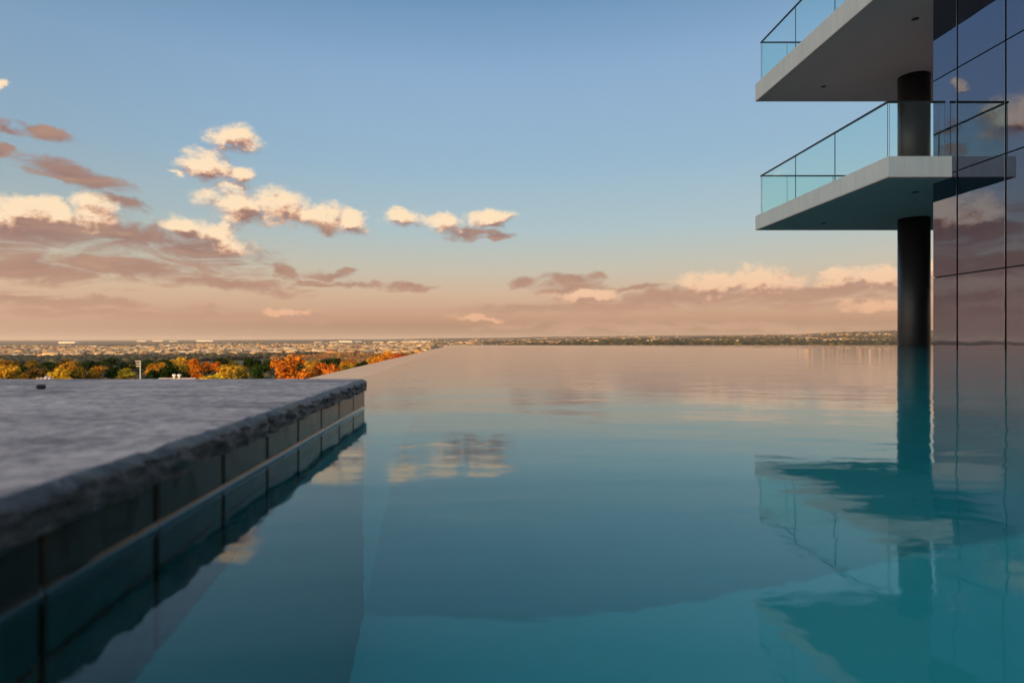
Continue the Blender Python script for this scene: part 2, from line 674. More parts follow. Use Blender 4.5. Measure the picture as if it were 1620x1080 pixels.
LEAF = {
    'gold': leaf_mat('gold_leaves', (0.162, 0.089, 0.013), (0.583, 0.308, 0.032), (0.800, 0.535, 0.065)),
    'yellow': leaf_mat('yellow_leaves', (0.227, 0.145, 0.017), (0.745, 0.486, 0.041), (0.800, 0.680, 0.082)),
    'orange': leaf_mat('orange_leaves', (0.227, 0.065, 0.010), (0.680, 0.244, 0.024), (0.800, 0.389, 0.049)),
    'rust': leaf_mat('rust_leaves', (0.194, 0.041, 0.013), (0.551, 0.121, 0.023), (0.778, 0.227, 0.032)),
    'olive': leaf_mat('olive_leaves', (0.054, 0.041, 0.008), (0.203, 0.135, 0.022), (0.378, 0.230, 0.034)),
    'green': leaf_mat('green_leaves', (0.008, 0.018, 0.005), (0.025, 0.05, 0.012), (0.06, 0.085, 0.02)),
}
M_bark = simple('bark', (0.06, 0.045, 0.035), 0.9, 0.3, 10)

# ------------------------------------------------------------------ terrain
# rows : depth (m) -> height rel. to the lens for several image columns
RK = np.array([40, 90, 150, 260, 420, 700, 1100, 1800, 2600, 3600, 5000, 7000, 9000, 12000, 16000, 22000, 32000, 60000], float)
PXK = np.array([-900, 0, 350, 560, 720, 900, 1080, 1230, 1340, 1430, 1560, 2400], float)


def rowsz(ys):      # image row at each depth -> height
    return np.array([-(y - VY) / F * r for y, r in zip(ys, RK)])


Lh = rowsz([650, 640, 634, 612, 592, 585, 577, 569, 563, 557, 551.5, 547.6, 545, 542.8, 541, 539.6, 538.6, 538.6])
Mh = rowsz([650, 640, 634, 612, 592, 583, 573, 563, 558, 553, 548.5, 545, 542, 539.2, 537.6, 537, 536.8, 538.6])
Ch = rowsz([650, 640, 634, 615, 600, 590, 578, 565, 556, 550, 546, 543, 540, 537.6, 535.5, 534.6, 536, 538.6])
Dh = rowsz([650, 640, 634, 615, 600, 588, 570, 556, 548, 543.5, 541, 539, 537, 534.5, 532.2, 533, 535, 538.6])
Eh = rowsz([650, 640, 634, 615, 600, 588, 568, 553, 546, 541, 538, 536.5, 534.6, 532, 530.4, 532, 535, 538.6])
Fh = rowsz([650, 640, 634, 615, 600, 588, 566, 552, 546, 541, 538, 535.5, 531.5, 529.6, 529.4, 532, 535, 538.6])
Gh = rowsz([650, 640, 634, 615, 600, 588, 566, 552, 546, 541, 538.2, 532.5, 525.6, 525.5, 528.6, 532, 535, 538.6])
Hh = rowsz([650, 640, 634, 615, 600, 588, 566, 552, 546, 541, 538.2, 531.0, 522.6, 523.2, 528.0, 532, 535, 538.6])
TAB = np.array([Lh, Lh, Lh * 0.5 + Mh * 0.5, Mh, Ch, Dh, Eh, Fh, Gh, Hh, Hh, Hh])


def terrain(x, y):
    """height (water level = 0) at map position, numpy arrays"""
    x = np.asarray(x, float)
    y = np.asarray(y, float)
    r = np.hypot(x, y)
    a = np.arctan2(x, y)
    ac = np.clip(a, -1.02, 1.02)
    px = VX + F * np.tan(ac)
    yy = np.maximum(r * np.cos(ac), 40)
    lr = np.log(yy)
    i = np.clip(np.searchsorted(np.log(RK), lr) - 1, 0, len(RK) - 2)
    j = np.clip(np.searchsorted(PXK, px) - 1, 0, len(PXK) - 2)
    fr = np.clip((lr - np.log(RK)[i]) / (np.log(RK)[i + 1] - np.log(RK)[i]), 0, 1)
    fp = np.clip((px - PXK[j]) / (PXK[j + 1] - PXK[j]), 0, 1)
    fp = fp * fp * (3 - 2 * fp)
    z = (TAB[j, i] * (1 - fr) + TAB[j, i + 1] * fr) * (1 - fp) + (TAB[j + 1, i] * (1 - fr) + TAB[j + 1, i + 1] * fr) * fp
    amp = np.interp(yy, [60, 1500, 5000, 9000, 20000], [0.6, 3.0, 5.0, 11.0, 14.0])
    z = z + amp * fbm(x / (yy * 0.05 + 90), y / (yy * 0.16 + 300), 3, 4)
    return z + H


AZ = np.unique(np.concatenate([np.linspace(-math.pi, math.pi, 181), np.linspace(-0.76, 0.76, 520)]))
RR = np.concatenate([[30.0], np.geomspace(45, 70000, 190)])
AA, RG = np.meshgrid(AZ, RR)
X = RG * np.sin(AA)
Y = RG * np.cos(AA)
Z = terrain(X, Y)
# hold the ground low close to the house and pool
Z[RG < 60] = -9.0
V = np.stack([X, Y, Z], -1).reshape(-1, 3)
na = len(AZ)
idx = np.arange(len(V)).reshape(len(RR), na)
Q = np.stack([idx[:-1, :-1], idx[:-1, 1:], idx[1:, 1:], idx[1:, :-1]], -1).reshape(-1, 4)[:, ::-1]

M_land, t, out = mat('plain_and_suburb_ground')
g = t.n('ShaderNodeTexCoord').outputs['Object']
geo = t.n('ShaderNodeSeparateXYZ')
t.link(g, geo.inputs[0])
n1 = t.noise(t.mapping(g, (0, 0, 0), (0, 0, R(8)), (1 / 420, 1 / 900, 0)), 1.0, 6, 0.65, '2D')
n2 = t.noise(t.mapping(g, (7, 3, 0), (0, 0, 0), (1 / 1400, 1 / 2600, 0)), 1.0, 5, 0.6, '2D')
c = t.ramp(n1, [(0.30, (0.020, 0.028, 0.012, 1)), (0.45, (0.07, 0.05, 0.024, 1)), (0.56, (0.19, 0.11, 0.06, 1)), (0.70, (0.36, 0.21, 0.12, 1))])
c = t.mix(t.mrange(n2, 0.42, 0.62), c, (0.075, 0.050, 0.028, 1))
c = t.mix(t.mrange(geo.outputs[1], 1500, 2600), t.mix(n1, (0.018, 0.022, 0.008, 1), (0.06, 0.05, 0.016, 1)), c)
principled(t, out, Base_Color=c, Roughness=0.95)
terr = quads_np('terrain', V, Q, M_land, smooth=True)
tag(terr, kind='structure')
# hill floor beneath the house
ncap = 96
capv = [(0, 0, -9.0)] + [(46 * math.sin(2 * math.pi * i / ncap), 46 * math.cos(2 * math.pi * i / ncap), -9.004) for i in range(ncap)]
cap = mesh_obj('ground', capv, [(0, i + 1, (i + 1) % ncap + 1) for i in range(ncap)][::-1], M_land)
cap.data.flip_normals()
tag(cap, kind='structure')

# ------------------------------------------------------------------ pool
CX = -0.275          # tile face of the stone wall
CY = 1.525           # far end of the stone wall
FARY = 23.0
FX = 9.89            # facade plane
FEND = 13.75         # far end of the facade


def weir_x(y):       # outer edge of the overflow lip
    return -0.725 - 0.0145 * max(0.0, y - 2.6)


xL0, xL1 = weir_x(CY), weir_x(FARY)
ys = [CY] + list(np.linspace(2.6, FARY, 24))
# water sheet
vs, fs = [], []


def wq(a, b, c_, d):
    i = len(vs)
    vs.extend([a, b, c_, d])
    fs.append((i, i + 1, i + 2, i + 3))


wq((CX, -7, 0), (FX, -7, 0), (FX, CY, 0), (CX, CY, 0))
for i in range(len(ys) - 1):
    y0, y1 = ys[i], ys[i + 1]
    wq((weir_x(y0), y0, 0), (FX, y0, 0), (FX, y1, 0), (weir_x(y1), y1, 0))
wq((FX, FEND, 0), (34, FEND, 0), (34, FARY, 0), (FX, FARY, 0))
water = mesh_obj('water', vs, fs, M_water)
bm = bmesh.new()
bm.from_mesh(water.data)
bmesh.ops.remove_doubles(bm, verts=bm.verts[:], dist=1e-5)
bm.to_mesh(water.data)
bm.free()
tag(water, kind='structure')
# curved lip where the water climbs the tiles
mv, mf = [], []
nseg = 7
rm = 0.0058
yv = list(np.linspace(-0.6, CY, 60))
for y in yv:
    for k in range(nseg + 1):
        a = math.pi / 2 * k / nseg
        mv.append((CX + 0.0005 + rm * (1 - math.sin(a)), y, 0.0002 + rm * (1 - math.cos(a))))
for i in range(len(yv) - 1):
    for k in range(nseg):
        p = i * (nseg + 1) + k
        mf.append((p, p + nseg + 1, p + nseg + 2, p + 1))
men = mesh_obj('water_edge', mv, mf, M_menis, water, smooth=True)

# basin : shallow shelf near the camera and along the overflow, deep beyond
SH, DP = -1.22, -1.36
basin_v, basin_f = [], []


def bq(*p):
    i = len(basin_v)
    basin_v.extend(p)
    basin_f.append(tuple(range(i, i + len(p))))


SX, SY = CX - 0.0, CY - 0.01
bq((CX - 0.02, -7, SH), (FX, -7, SH), (FX, SY, SH), (CX - 0.02, SY, SH))           # near shelf
bq((weir_x(SY) + 0.1, SY, SH), (SX, SY, SH), (SX, FARY, SH), (weir_x(FARY) + 0.1, FARY, SH))                 # shelf along the overflow
bq((SX, SY, SH), (FX, SY, SH), (FX, SY, DP), (SX, SY, DP))                         # riser of the step
bq((SX + 0.45, SY, DP), (SX + 0.45, FARY, DP), (SX, FARY, SH), (SX, SY, SH))
bq((SX + 0.45, SY, DP), (34, SY, DP), (34, FARY, DP), (SX + 0.45, FARY, DP))                     # deep floor
bq((SX, FARY - 0.25, DP), (34, FARY - 0.25, DP), (34, FARY - 0.25, -0.006), (SX, FARY - 0.25, -0.006))
bq((FX + 0.01, -7, SH), (FX + 0.01, SY, SH), (FX + 0.01, SY, 0.2), (FX + 0.01, -7, 0.2))
bq((CX - 0.02, -7, SH), (FX, -7, SH), (FX, -7, 0.2), (CX - 0.02, -7, 0.2))
basin = mesh_obj('pool_basin', basin_v, basin_f, [M_pool, M_shelf], midx=[1, 1] + [0] * (len(basin_f) - 2))
tag(basin, kind='structure')

M_weir = simple('pale_overflow_lip', (0.42, 0.40, 0.38), 0.5, 0.1, 3)
poly = [(weir_x(y), y) for y in ys][::-1]
inner = [(weir_x(y) + 0.22, y) for y in ys]
w_l = prism('overflow_wall', inner + poly, -9.2, -0.005, M_weir)
tag(w_l, 'pale overflow wall along the open side of the pool, meeting the stone coping', 'pool wall')
w_f = prism('overflow_wall', [(xL1 + 0.22, FARY - 0.24), (34, FARY - 0.24), (34, FARY), (xL1, FARY)], -9.2, -0.0055, M_weir)
tag(w_f, 'straight overflow wall closing the far end of the pool', 'pool wall')

# ------------------------------------------------------------------ stone-topped wall at the camera
pw = empty('pool_wall', (-1.2, 0.6, 0))
tag(pw, 'low pool wall with rough granite top and dark glazed waterline tiles', 'pool wall')


def kid(o):
    o.parent = pw
    o.matrix_parent_inverse = pw.matrix_world.inverted()
    return o


bpy.context.view_layer.update()
TOPZ = 0.0685
SX0, SXE, SYE = -3.4, CX + 0.005, CY + 0.005
ux = np.concatenate([np.linspace(0, 0.80, 70, endpoint=False), np.linspace(0.80, 1.0, 70)])
gx = SX0 + (SXE - SX0) * ux
gy = np.concatenate([np.linspace(-0.7, 1.30, 230, endpoint=False), np.linspace(1.30, SYE, 50)])
GX, GY = np.meshgrid(gx, gy)
GZ = TOPZ + 0.0008 * fbm(GX * 9, GY * 9, 5, 4) + 0.0006 * fbm(GX * 60, GY * 60, 9, 3)
# chipped arris
dx = SXE - GX
dy = SYE - GY
dd = np.minimum(dx, dy)
chip = 0.008 + 0.014 * vnoise(GX * 22 + 3, GY * 22, 21) * vnoise(GX * 60, GY * 60 + 4, 22)
GZ -= np.clip(1 - dd / chip, 0, 1) ** 1.6 * 0.0060 * (0.6 + 0.9 * vnoise(GX * 50, GY * 50, 31))
nx, ny = len(gx), len(gy)
V = np.stack([GX, GY, GZ], -1)
V[:, -1, 0] += 0.006 * (vnoise(gy * 45, gy * 0, 41) - 0.5)
V[-1, :, 1] += 0.006 * (vnoise(gx * 45, gx * 0, 42) - 0.5)
V = V.reshape(-1, 3)
idx = np.arange(nx * ny).reshape(ny, nx)
Q = [np.stack([idx[:-1, :-1], idx[:-1, 1:], idx[1:, 1:], idx[1:, :-1]], -1).reshape(-1, 4)]
mi = [np.zeros(len(Q[0]), int)]
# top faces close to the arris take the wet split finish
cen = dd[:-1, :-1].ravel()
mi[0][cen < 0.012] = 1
# split faces on the two visible sides
nrow = 8
BOT = 0.040


def skirt(base_idx, outx, outy, seed):
    global V
    prev = base_idx
    p0 = V[base_idx]
    for k in range(1, nrow + 1):
        f = k / nrow
        z = p0[:, 2] * (1 - f) + (BOT + 0.004 * (vnoise(p0[:, 0] * 30 + p0[:, 1] * 30, p0[:, 0] * 0 + 2, seed + 5) - 0.5)) * f
        q = (p0[:, 0] + p0[:, 1]) * 55
        off = 0.010 * (vnoise(q, q * 0 + k * 0.9, seed) - 0.35) * math.sin(math.pi * min(1, f * 0.9 + 0.1)) + 0.005 * (vnoise(q * 2.3, q * 0 + k * 1.7, seed + 2) - 0.5)
        P = np.stack([p0[:, 0] + off * outx, p0[:, 1] + off * outy, z], -1)
        new = np.arange(len(V), len(V) + len(P))
        V = np.concatenate([V, P])
        Q.append(np.stack([prev[:-1], new[:-1], new[1:], prev[1:]], -1))
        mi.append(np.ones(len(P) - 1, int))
        prev = new
    return prev


s1 = skirt(idx[:, -1], 1, 0, 51)
s2 = skirt(idx[-1, ::-1], 0, 1, 61)
Qa = np.concatenate(Q)
mi = np.concatenate(mi)
# flip side winding so faces look outwards
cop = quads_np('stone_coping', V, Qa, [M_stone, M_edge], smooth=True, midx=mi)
kid(cop)
kid(box('grout_bed', SX0, CX - 0.0045, -0.7, CY - 0.0045, -1.3, 0.0455, M_grout))

PITCH, JOINT = 0.1415, 0.0065
base_tile = None


def tile(y0, y1, z0, z1, end=False):
    if end:
        o = box('tile', y0, y1, CY - 0.006, CY, z0, z1, M_tile, None, 0.0016)
    else:
        o = box('tile', CX - 0.006, CX, y0, y1, z0, z1, M_tile, None, 0.0016)
    return kid(o)


edges = [1.389 - PITCH * k for k in range(0, 14)]
spans = [(1.389 + JOINT / 2, CY)] + [(e - PITCH + JOINT / 2, e - JOINT / 2) for e in edges]
for (a, b) in spans:
    tile(a, b, -0.103, 0.0425)
    tile(a, b, -0.255, -0.103 - JOINT)
for k in range(14):
    x1 = CX - 0.0065 - PITCH * k
    tile(x1 - PITCH + JOINT, x1 - 0.0005, -0.103, 0.0425, True)
# bare plaster under the tiles
kid(box('wall_render', CX - 0.6, CX - 0.0015, -6.9, CY - 0.0015, -1.3, -0.262, M_pool))

# dark crumb on the stone
M_crumb = simple('black_crumb', (0.01, 0.009, 0.009), 0.7, 0.3, 200)
bm = bmesh.new()
bmesh.ops.create_icosphere(bm, subdivisions=2, radius=1)
for v in bm.verts:
    k = 1 + 0.35 * (random.random() - 0.5)
    v.co = Vector((v.co.x * 0.0095 * k, v.co.y * 0.006 * k, v.co.z * 0.0055 * k))
me = bpy.data.meshes.new('pebble')
bm.to_mesh(me)
bm.free()
me.materials.append(M_crumb)
peb = bpy.data.objects.new('pebble', me)
C.objects.link(peb)
pY = (H - TOPZ) * F / (615 - VY)
peb.location = ((65 - VX) / F * pY, pY, TOPZ + 0.004)
tag(peb, 'small black pebble lying alone on the granite wall top', 'pebble')

# ------------------------------------------------------------------ house with balconies
hs = empty('glass_house', (FX, FEND, 0))
bpy.context.view_layer.update()
tag(hs, 'modern dark glass house with two cantilevered white balconies rising from the pool', 'house')


def hk(o, parent=None):
    p = parent or hs
    bpy.context.view_layer.update() if False else None
    o.parent = p
    o.matrix_parent_inverse = p.matrix_world.inverted()
    return o


Z0 = H
ROWS = [-0.76, 1.37, 3.51, 5.63, 7.76, 9.88, 12.0, 14.1]
COLS = [13.75, 13.06] + [13.06 - 1.2 * k for k in range(1, 17)]
GAP = 0.021
# core behind the panes
hk(box('wall', FX + 0.035, 30, COLS[-1] - 0.3, FEND - 0.03, -9.2, 14.3, M_black))
pane_mesh = {}
for ci in range(len(COLS) - 1):
    y1, y0 = COLS[ci] - GAP / 1.0, COLS[ci + 1] + GAP / 1.0
    if ci == 0:
        y1 = COLS[0]
    for ri in range(len(ROWS) - 1):
        z0, z1 = ROWS[ri] + GAP * 0.6, ROWS[ri + 1] - GAP * 0.6
        key = (round(y1 - y0, 3), round(z1 - z0, 3))
        if key not in pane_mesh:
            b = box('glass_pane', 0, 0.02, 0, y1 - y0, 0, z1 - z0, M_facade, None, 0.002)
            pane_mesh[key] = b.data
        else:
            b = bpy.data.objects.new('glass_pane', pane_mesh[key])
            C.objects.link(b)
        b.location = (FX, y0, z0 + Z0)
        hk(b)
# end wall cladding, away from the camera
hk(box('wall', FX + 0.036, 30, FEND - 0.029, FEND, -9.2, 14.3, M_column))

COLX, COLY, COLR = 12.17, 17.67, 0.385
SB = {'low': (3.41 + Z0, 3.85 + Z0), 'up': (7.38 + Z0, 7.92 + Z0)}
OX, NY, FYY = 8.55, 13.19, 19.53
GXX, GNY, GFY = 8.62, 13.32, 19.30


def balcony(z0, z1):
    poly = [(OX, NY), (FX - 0.003, NY), (FX - 0.003, FEND + 0.003), (24, FEND + 0.003), (24, FYY), (OX, FYY)]
    slab = hk(prism('balcony_slab', poly, z0 + 0.012, z1, M_plaster, None, 0.008))
    ins = 0.006
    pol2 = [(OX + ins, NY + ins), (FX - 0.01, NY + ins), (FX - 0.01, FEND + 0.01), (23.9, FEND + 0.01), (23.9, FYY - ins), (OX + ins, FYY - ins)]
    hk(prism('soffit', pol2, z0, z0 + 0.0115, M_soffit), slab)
    zt = z1 + 1.17

    def panel(x0, x1, y0, y1):
        o = box('glass_panel', x0, x1, y0, y1, z1 - 0.15, zt - 0.01, M_bglass)
        o.data.materials.append(M_gedge)
        wx, wy = x1 - x0, y1 - y0
        for p in o.data.polygons:
            n = p.normal
            if abs(n.z) > 0.5 or (wx < wy and abs(n.y) > 0.5) or (wx > wy and abs(n.x) > 0.5):
                p.material_index = 1
        hk(o, slab)
    th = 0.016
    # side balustrade, three panes
    ys_ = [GFY, 17.2, 15.3, GNY]
    for a, b in zip(ys_[1:], ys_[:-1]):
        panel(GXX, GXX + th, a + 0.008, b - 0.008)
    # front, one pane to the facade
    panel(GXX + th + 0.03, FX - 0.06, GNY, GNY + th)
    # far side
    xs = [GXX + th + 0.02, 9.42, 10.82, 12.22, 13.62, 15.02, 16.42, 17.82]
    for a, b in zip(xs[:-1], xs[1:]):
        panel(a + 0.008, b - 0.008, GFY - th, GFY)
    rr = 0.021
    hk(box('handrail', GXX + 0.008 - rr, GXX + 0.008 + rr, GNY - 0.02, GFY + 0.02, zt - 0.012, zt + 0.03, M_rail, None, 0.006), slab)
    hk(box('handrail', GXX + 0.035, FX - 0.055, GNY - 0.014, GNY + 0.03, zt - 0.0125, zt + 0.0295, M_rail, None, 0.006), slab)
    hk(box('handrail', GXX + 0.035, 17.8, GFY - 0.03, GFY + 0.012, zt - 0.0125, zt + 0.0295, M_rail, None, 0.006), slab)
    for yy in (14.5, 18.35):
        d = hk(cyl('downlight', 10.02, yy, z0 - 0.012, z0 + 0.004, 0.075, M_down, None, 24), slab)
    return slab


balcony(*SB['low'])
balcony(*SB['up'])
hk(cyl('column', COLX, COLY, -2.2, SB['low'][0] + 0.005, COLR, M_column, None, 64))
hk(cyl('column', COLX, COLY, SB['low'][1] - 0.005, SB['up'][0] + 0.005, COLR, M_column, None, 64))
hk(cyl('column', COLX, COLY, SB['up'][1] - 0.005, 11.5, COLR, M_column, None, 64))
# unseen block added behind the camera to keep pool and balconies in shade
hk(box('shade_block', -62, 2, -66, -50, -9.2, 22, M_palewall, None, 0.05))
for k in range(9):
    for l in range(4):
        hk(box('shade_block_window', -60 + k * 6.7, -60 + k * 6.7 + 4.2, -50, -49.96, 1.0 + l * 5, 3.9 + l * 5, M_facade))  # panes dressing the added shading block
hk(box('terrace', -62, 30, -50, -7.02, -9.2, 0.10, M_plaster))

# ------------------------------------------------------------------ trees


def crown_mesh(name, seed, flat=1.0, n=2600, leaf=0.085):
    r = np.random.default_rng(seed)
    L = 15
    cen, rad = [], []
    for i in range(L):
        a = r.uniform(0, 2 * math.pi)
        q = r.uniform(0.15, 0.72)
        z = r.uniform(-0.45, 0.62)
        q *= math.sqrt(max(0.15, 1 - (z * 0.9) ** 2))
        cen.append((q * math.cos(a), q * math.sin(a), z))
        rad.append(r.uniform(0.24, 0.44))
    cen = np.array(cen)
    rad = np.array(rad)
    k = r.integers(0, L, n)
    d = r.normal(size=(n, 3))
    d /= np.linalg.norm(d, axis=1)[:, None]
    d[:, 2] = np.where(d[:, 2] < -0.3, -d[:, 2] * 0.5, d[:, 2])
    s = rad[k] * r.uniform(0.55, 1.08, n) ** 0.7
    P = cen[k] + d * s[:, None]
    P[:, 2] *= 0.85 * flat
    # leaf quads facing roughly outwards with scatter
    nrm = d + r.normal(size=(n, 3)) * 0.75
    nrm /= np.linalg.norm(nrm, axis=1)[:, None]
    t1 = np.cross(nrm, r.normal(size=(n, 3)))
    t1 /= np.linalg.norm(t1, axis=1)[:, None]
    t2 = np.cross(nrm, t1)
    sz = leaf * r.uniform(0.5, 1.25, n)[:, None]
    Vx = np.stack([P - t1 * sz, P - t2 * sz * 0.6, P + t1 * sz, P + t2 * sz * 0.6], 1).reshape(-1, 3)
    Qx = np.arange(4 * n).reshape(n, 4)
    return Vx, Qx


CROWNS = []
for i in range(8):
    Vx, Qx = crown_mesh('crown', 100 + i, flat=[1.0, 0.85, 1.15, 0.95, 0.75, 1.05, 0.9, 1.25][i])
    o = quads_np('crown_source', Vx, Qx, LEAF['gold'])
    CROWNS.append(o.data)
    bpy.data.objects.remove(o)


def trunk_mesh(seed):
    r = random.Random(seed)
    vs, fs = [], []

    def tube(p, q, r0, r1, seg=7):
        p, q = Vector(p), Vector(q)
        d = (q - p).normalized()
        u = d.orthogonal().normalized()
        v = d.cross(u)
        b = len(vs)
        for (c, rad) in ((p, r0), (q, r1)):
            for i in range(seg):
                a = 2 * math.pi * i / seg
                vs.append(tuple(c + u * math.cos(a) * rad + v * math.sin(a) * rad))
        for i in range(seg):
            j = (i + 1) % seg
            fs.append((b + i, b + j, b + seg + j, b + seg + i))
    tube((0, 0, -1), (0.02, 0.01, -0.35), 0.075, 0.055)
    for i in range(6):
        a = 2 * math.pi * i / 6 + r.uniform(-.4, .4)
        e = (0.5 * math.cos(a), 0.5 * math.sin(a), r.uniform(-0.05, 0.45))
        m_ = (0.2 * math.cos(a), 0.2 * math.sin(a), -0.12)
        tube((0.02, 0.01, -0.38), m_, 0.045, 0.03)
        tube(m_, e, 0.03, 0.012)
    me = bpy.data.meshes.new('trunk')
    me.from_pydata(vs, [], fs)
    me.materials.append(M_bark)
    return me


TRUNKS = [trunk_mesh(i) for i in range(3)]
tree_n = 0


def tree(px, ytop, halfw, dist, colour, label, group=None, var=None):
    """tree whose crown shows at image column px, top row ytop, half width in px, at depth dist"""
    global tree_n
    tree_n += 1
    x = (px - VX) / F * dist
    rx = halfw / F * dist * 1.12
    zt = H - (ytop - VY) / F * dist
    rz = rx * random.uniform(0.9, 1.1)
    cz = zt - rz * 0.93
    gz = float(terrain(np.array([x]), np.array([dist]))[0])
    root = empty('tree', (x, dist, gz - 0.2))
    tag(root, label, 'tree', group)
    vi = tree_n % 8 if var is None else var
    cr = bpy.data.objects.new('crown', CROWNS[vi])
    C.objects.link(cr)
    cr.parent = root
    cr.location = (0, 0, cz - gz + 0.2)
    cr.scale = (rx, rx, rz)
    cr.rotation_euler = (0, 0, random.uniform(0, 6.28))
    cr.material_slots[0].link = 'OBJECT'
    cr.material_slots[0].material = LEAF[colour]
    tk = bpy.data.objects.new('trunk', TRUNKS[tree_n % 3])
    C.objects.link(tk)
    tk.parent = root
    tk.location = (0, 0, max(cz - gz + 0.2, rz * 0.6))
    tk.scale = (rx * 0.9, rx * 0.9, max(cz - gz + 0.2, rz * 0.6))
    return root


TREES = [
    # front row
    (12, 571, 19, 170, 'gold', 'golden tree at the far left above the stone wall'),
    (52, 583, 24, 165, 'olive', 'low olive-gold tree beside the pale rocks at the wall top'),
    (90, 577, 16, 160, 'yellow', 'small bright gold tree rising right of the pale rocks'),
    (99, 589, 15, 150, 'yellow', 'lowest yellow bush in front of the small gold tree'),
    (128, 577, 19, 165, 'olive', 'brownish gold tree, first of the pair left of the pole'),
    (154, 575, 17, 168, 'gold', 'brownish gold tree, second of the pair left of the pole'),
    (177, 580, 12, 172, 'green', 'dark green tree between the brownish pair and the yellow one'),
    (202, 579, 19, 175, 'yellow', 'yellow tree just left of the pale pole'),
    (210, 591, 24, 152, 'olive', 'flat olive bush at the foot of the pale pole'),
    (256, 578, 30, 175, 'green', 'wide dark green tree right of the pale pole'),
    (290, 582, 24, 168, 'green', 'dark green tree directly above the two white roof vents'),
    (327, 579, 30, 160, 'yellow', 'bright yellow tree right of the two white roof vents'),
    (382, 580, 30, 165, 'olive', 'round olive brown tree in front of the dark green one'),
    (411, 572, 19, 178, 'green', 'rounded dark green tree left of the big orange tree'),
    (456, 564, 36, 172, 'orange', 'biggest orange tree, right above the stone wall near its end'),
    (512, 567, 30, 180, 'rust', 'orange red tree right of the biggest orange tree'),
    (516, 586, 20, 165, 'green', 'low dark bush under the orange red tree'),
    (552, 573, 18, 195, 'gold', 'small golden orange tree touching the overflow edge'),
    (577, 568, 14, 230, 'green', 'dark green bush on the overflow edge between orange trees'),
    (604, 562, 18, 250, 'rust', 'rust red tree rising over the overflow edge right of the dark bush'),
    (636, 556, 20, 300, 'rust', 'deep red tree along the narrowing overflow edge'),
    # second row
    (30, 574, 18, 260, 'green', 'dark green tree behind the golden tree at the far left'),
    (112, 573, 16, 250, 'gold', 'gold tree peeking above the brownish pair of trees'),
    (250, 569, 22, 240, 'gold', 'golden tree behind the wide dark green tree'),
    (282, 571, 15, 250, 'yellow', 'small yellow tree behind the dark green trees right of the pole'),
    (316, 567, 20, 235, 'orange', 'orange tree behind the bright yellow tree'),
    (346, 569, 12, 250, 'rust', 'narrow rust tree between the orange and gold trees'),
    (372, 566, 26, 240, 'gold', 'wide gold tree behind the round olive brown one'),
    (394, 564, 10, 230, 'green', 'slim dark tree behind the rounded dark green one'),
    (556, 566, 20, 290, 'orange', 'orange tree behind the dark bush on the overflow edge'),
    (604, 557, 20, 380, 'orange', 'far orange tree above the rust red tree'),
    (660, 552, 18, 420, 'orange', 'small orange tree where the overflow edge nears the horizon'),
]
for T in TREES:
    tree(*T)
# the dark belt of trees behind
for k in range(30):
    px = -30 + k * 22 + random.uniform(-8, 8)
    yt = 566.5 + random.uniform(-2.0, 3.0) - max(0, px - 430) * 0.03
    tree(px, yt, random.uniform(12, 19), random.uniform(330, 460), random.choice(['green', 'green', 'olive', 'gold']),
         'tree of the mixed belt between the front autumn trees and the town', 'tree belt below the town')
# pale pole
M_pole = simple('pale_painted_metal', (0.62, 0.58, 0.50), 0.5, 0.1, 2)
d = 120.0
px0 = (222 - VX) / F * d
zt = H - (570.5 - VY) / F * d
gz = float(terrain(np.array([px0]), np.array([d]))[0])
pole = empty('lamp_post', (px0, d, gz))
tag(pole, 'slender pale post with three short arms among the autumn trees', 'post')
bpy.context.view_layer.update()


def pk(o):
    o.parent = pole
    o.matrix_parent_inverse = pole.matrix_world.inverted()


pk(cyl('shaft', px0, d, gz, zt, 0.11, M_pole, None, 12, 0.09))
for dz, ln in ((0.02, 0.95), (0.50, 0.80), (0.95, 0.75)):
    pk(box('arm', px0 - ln, px0 + 0.05, d - 0.09, d + 0.09, zt - dz - 0.14, zt - dz, M_pole, None, 0.02))

# roof with two white vents and a pale roof end, peeking over the stone
M_white = simple('white_vent', (0.75, 0.75, 0.72), 0.4, 0.05, 3)
M_roofp = simple('pinkish_roof', (0.55, 0.42, 0.36), 0.7, 0.15, 1)


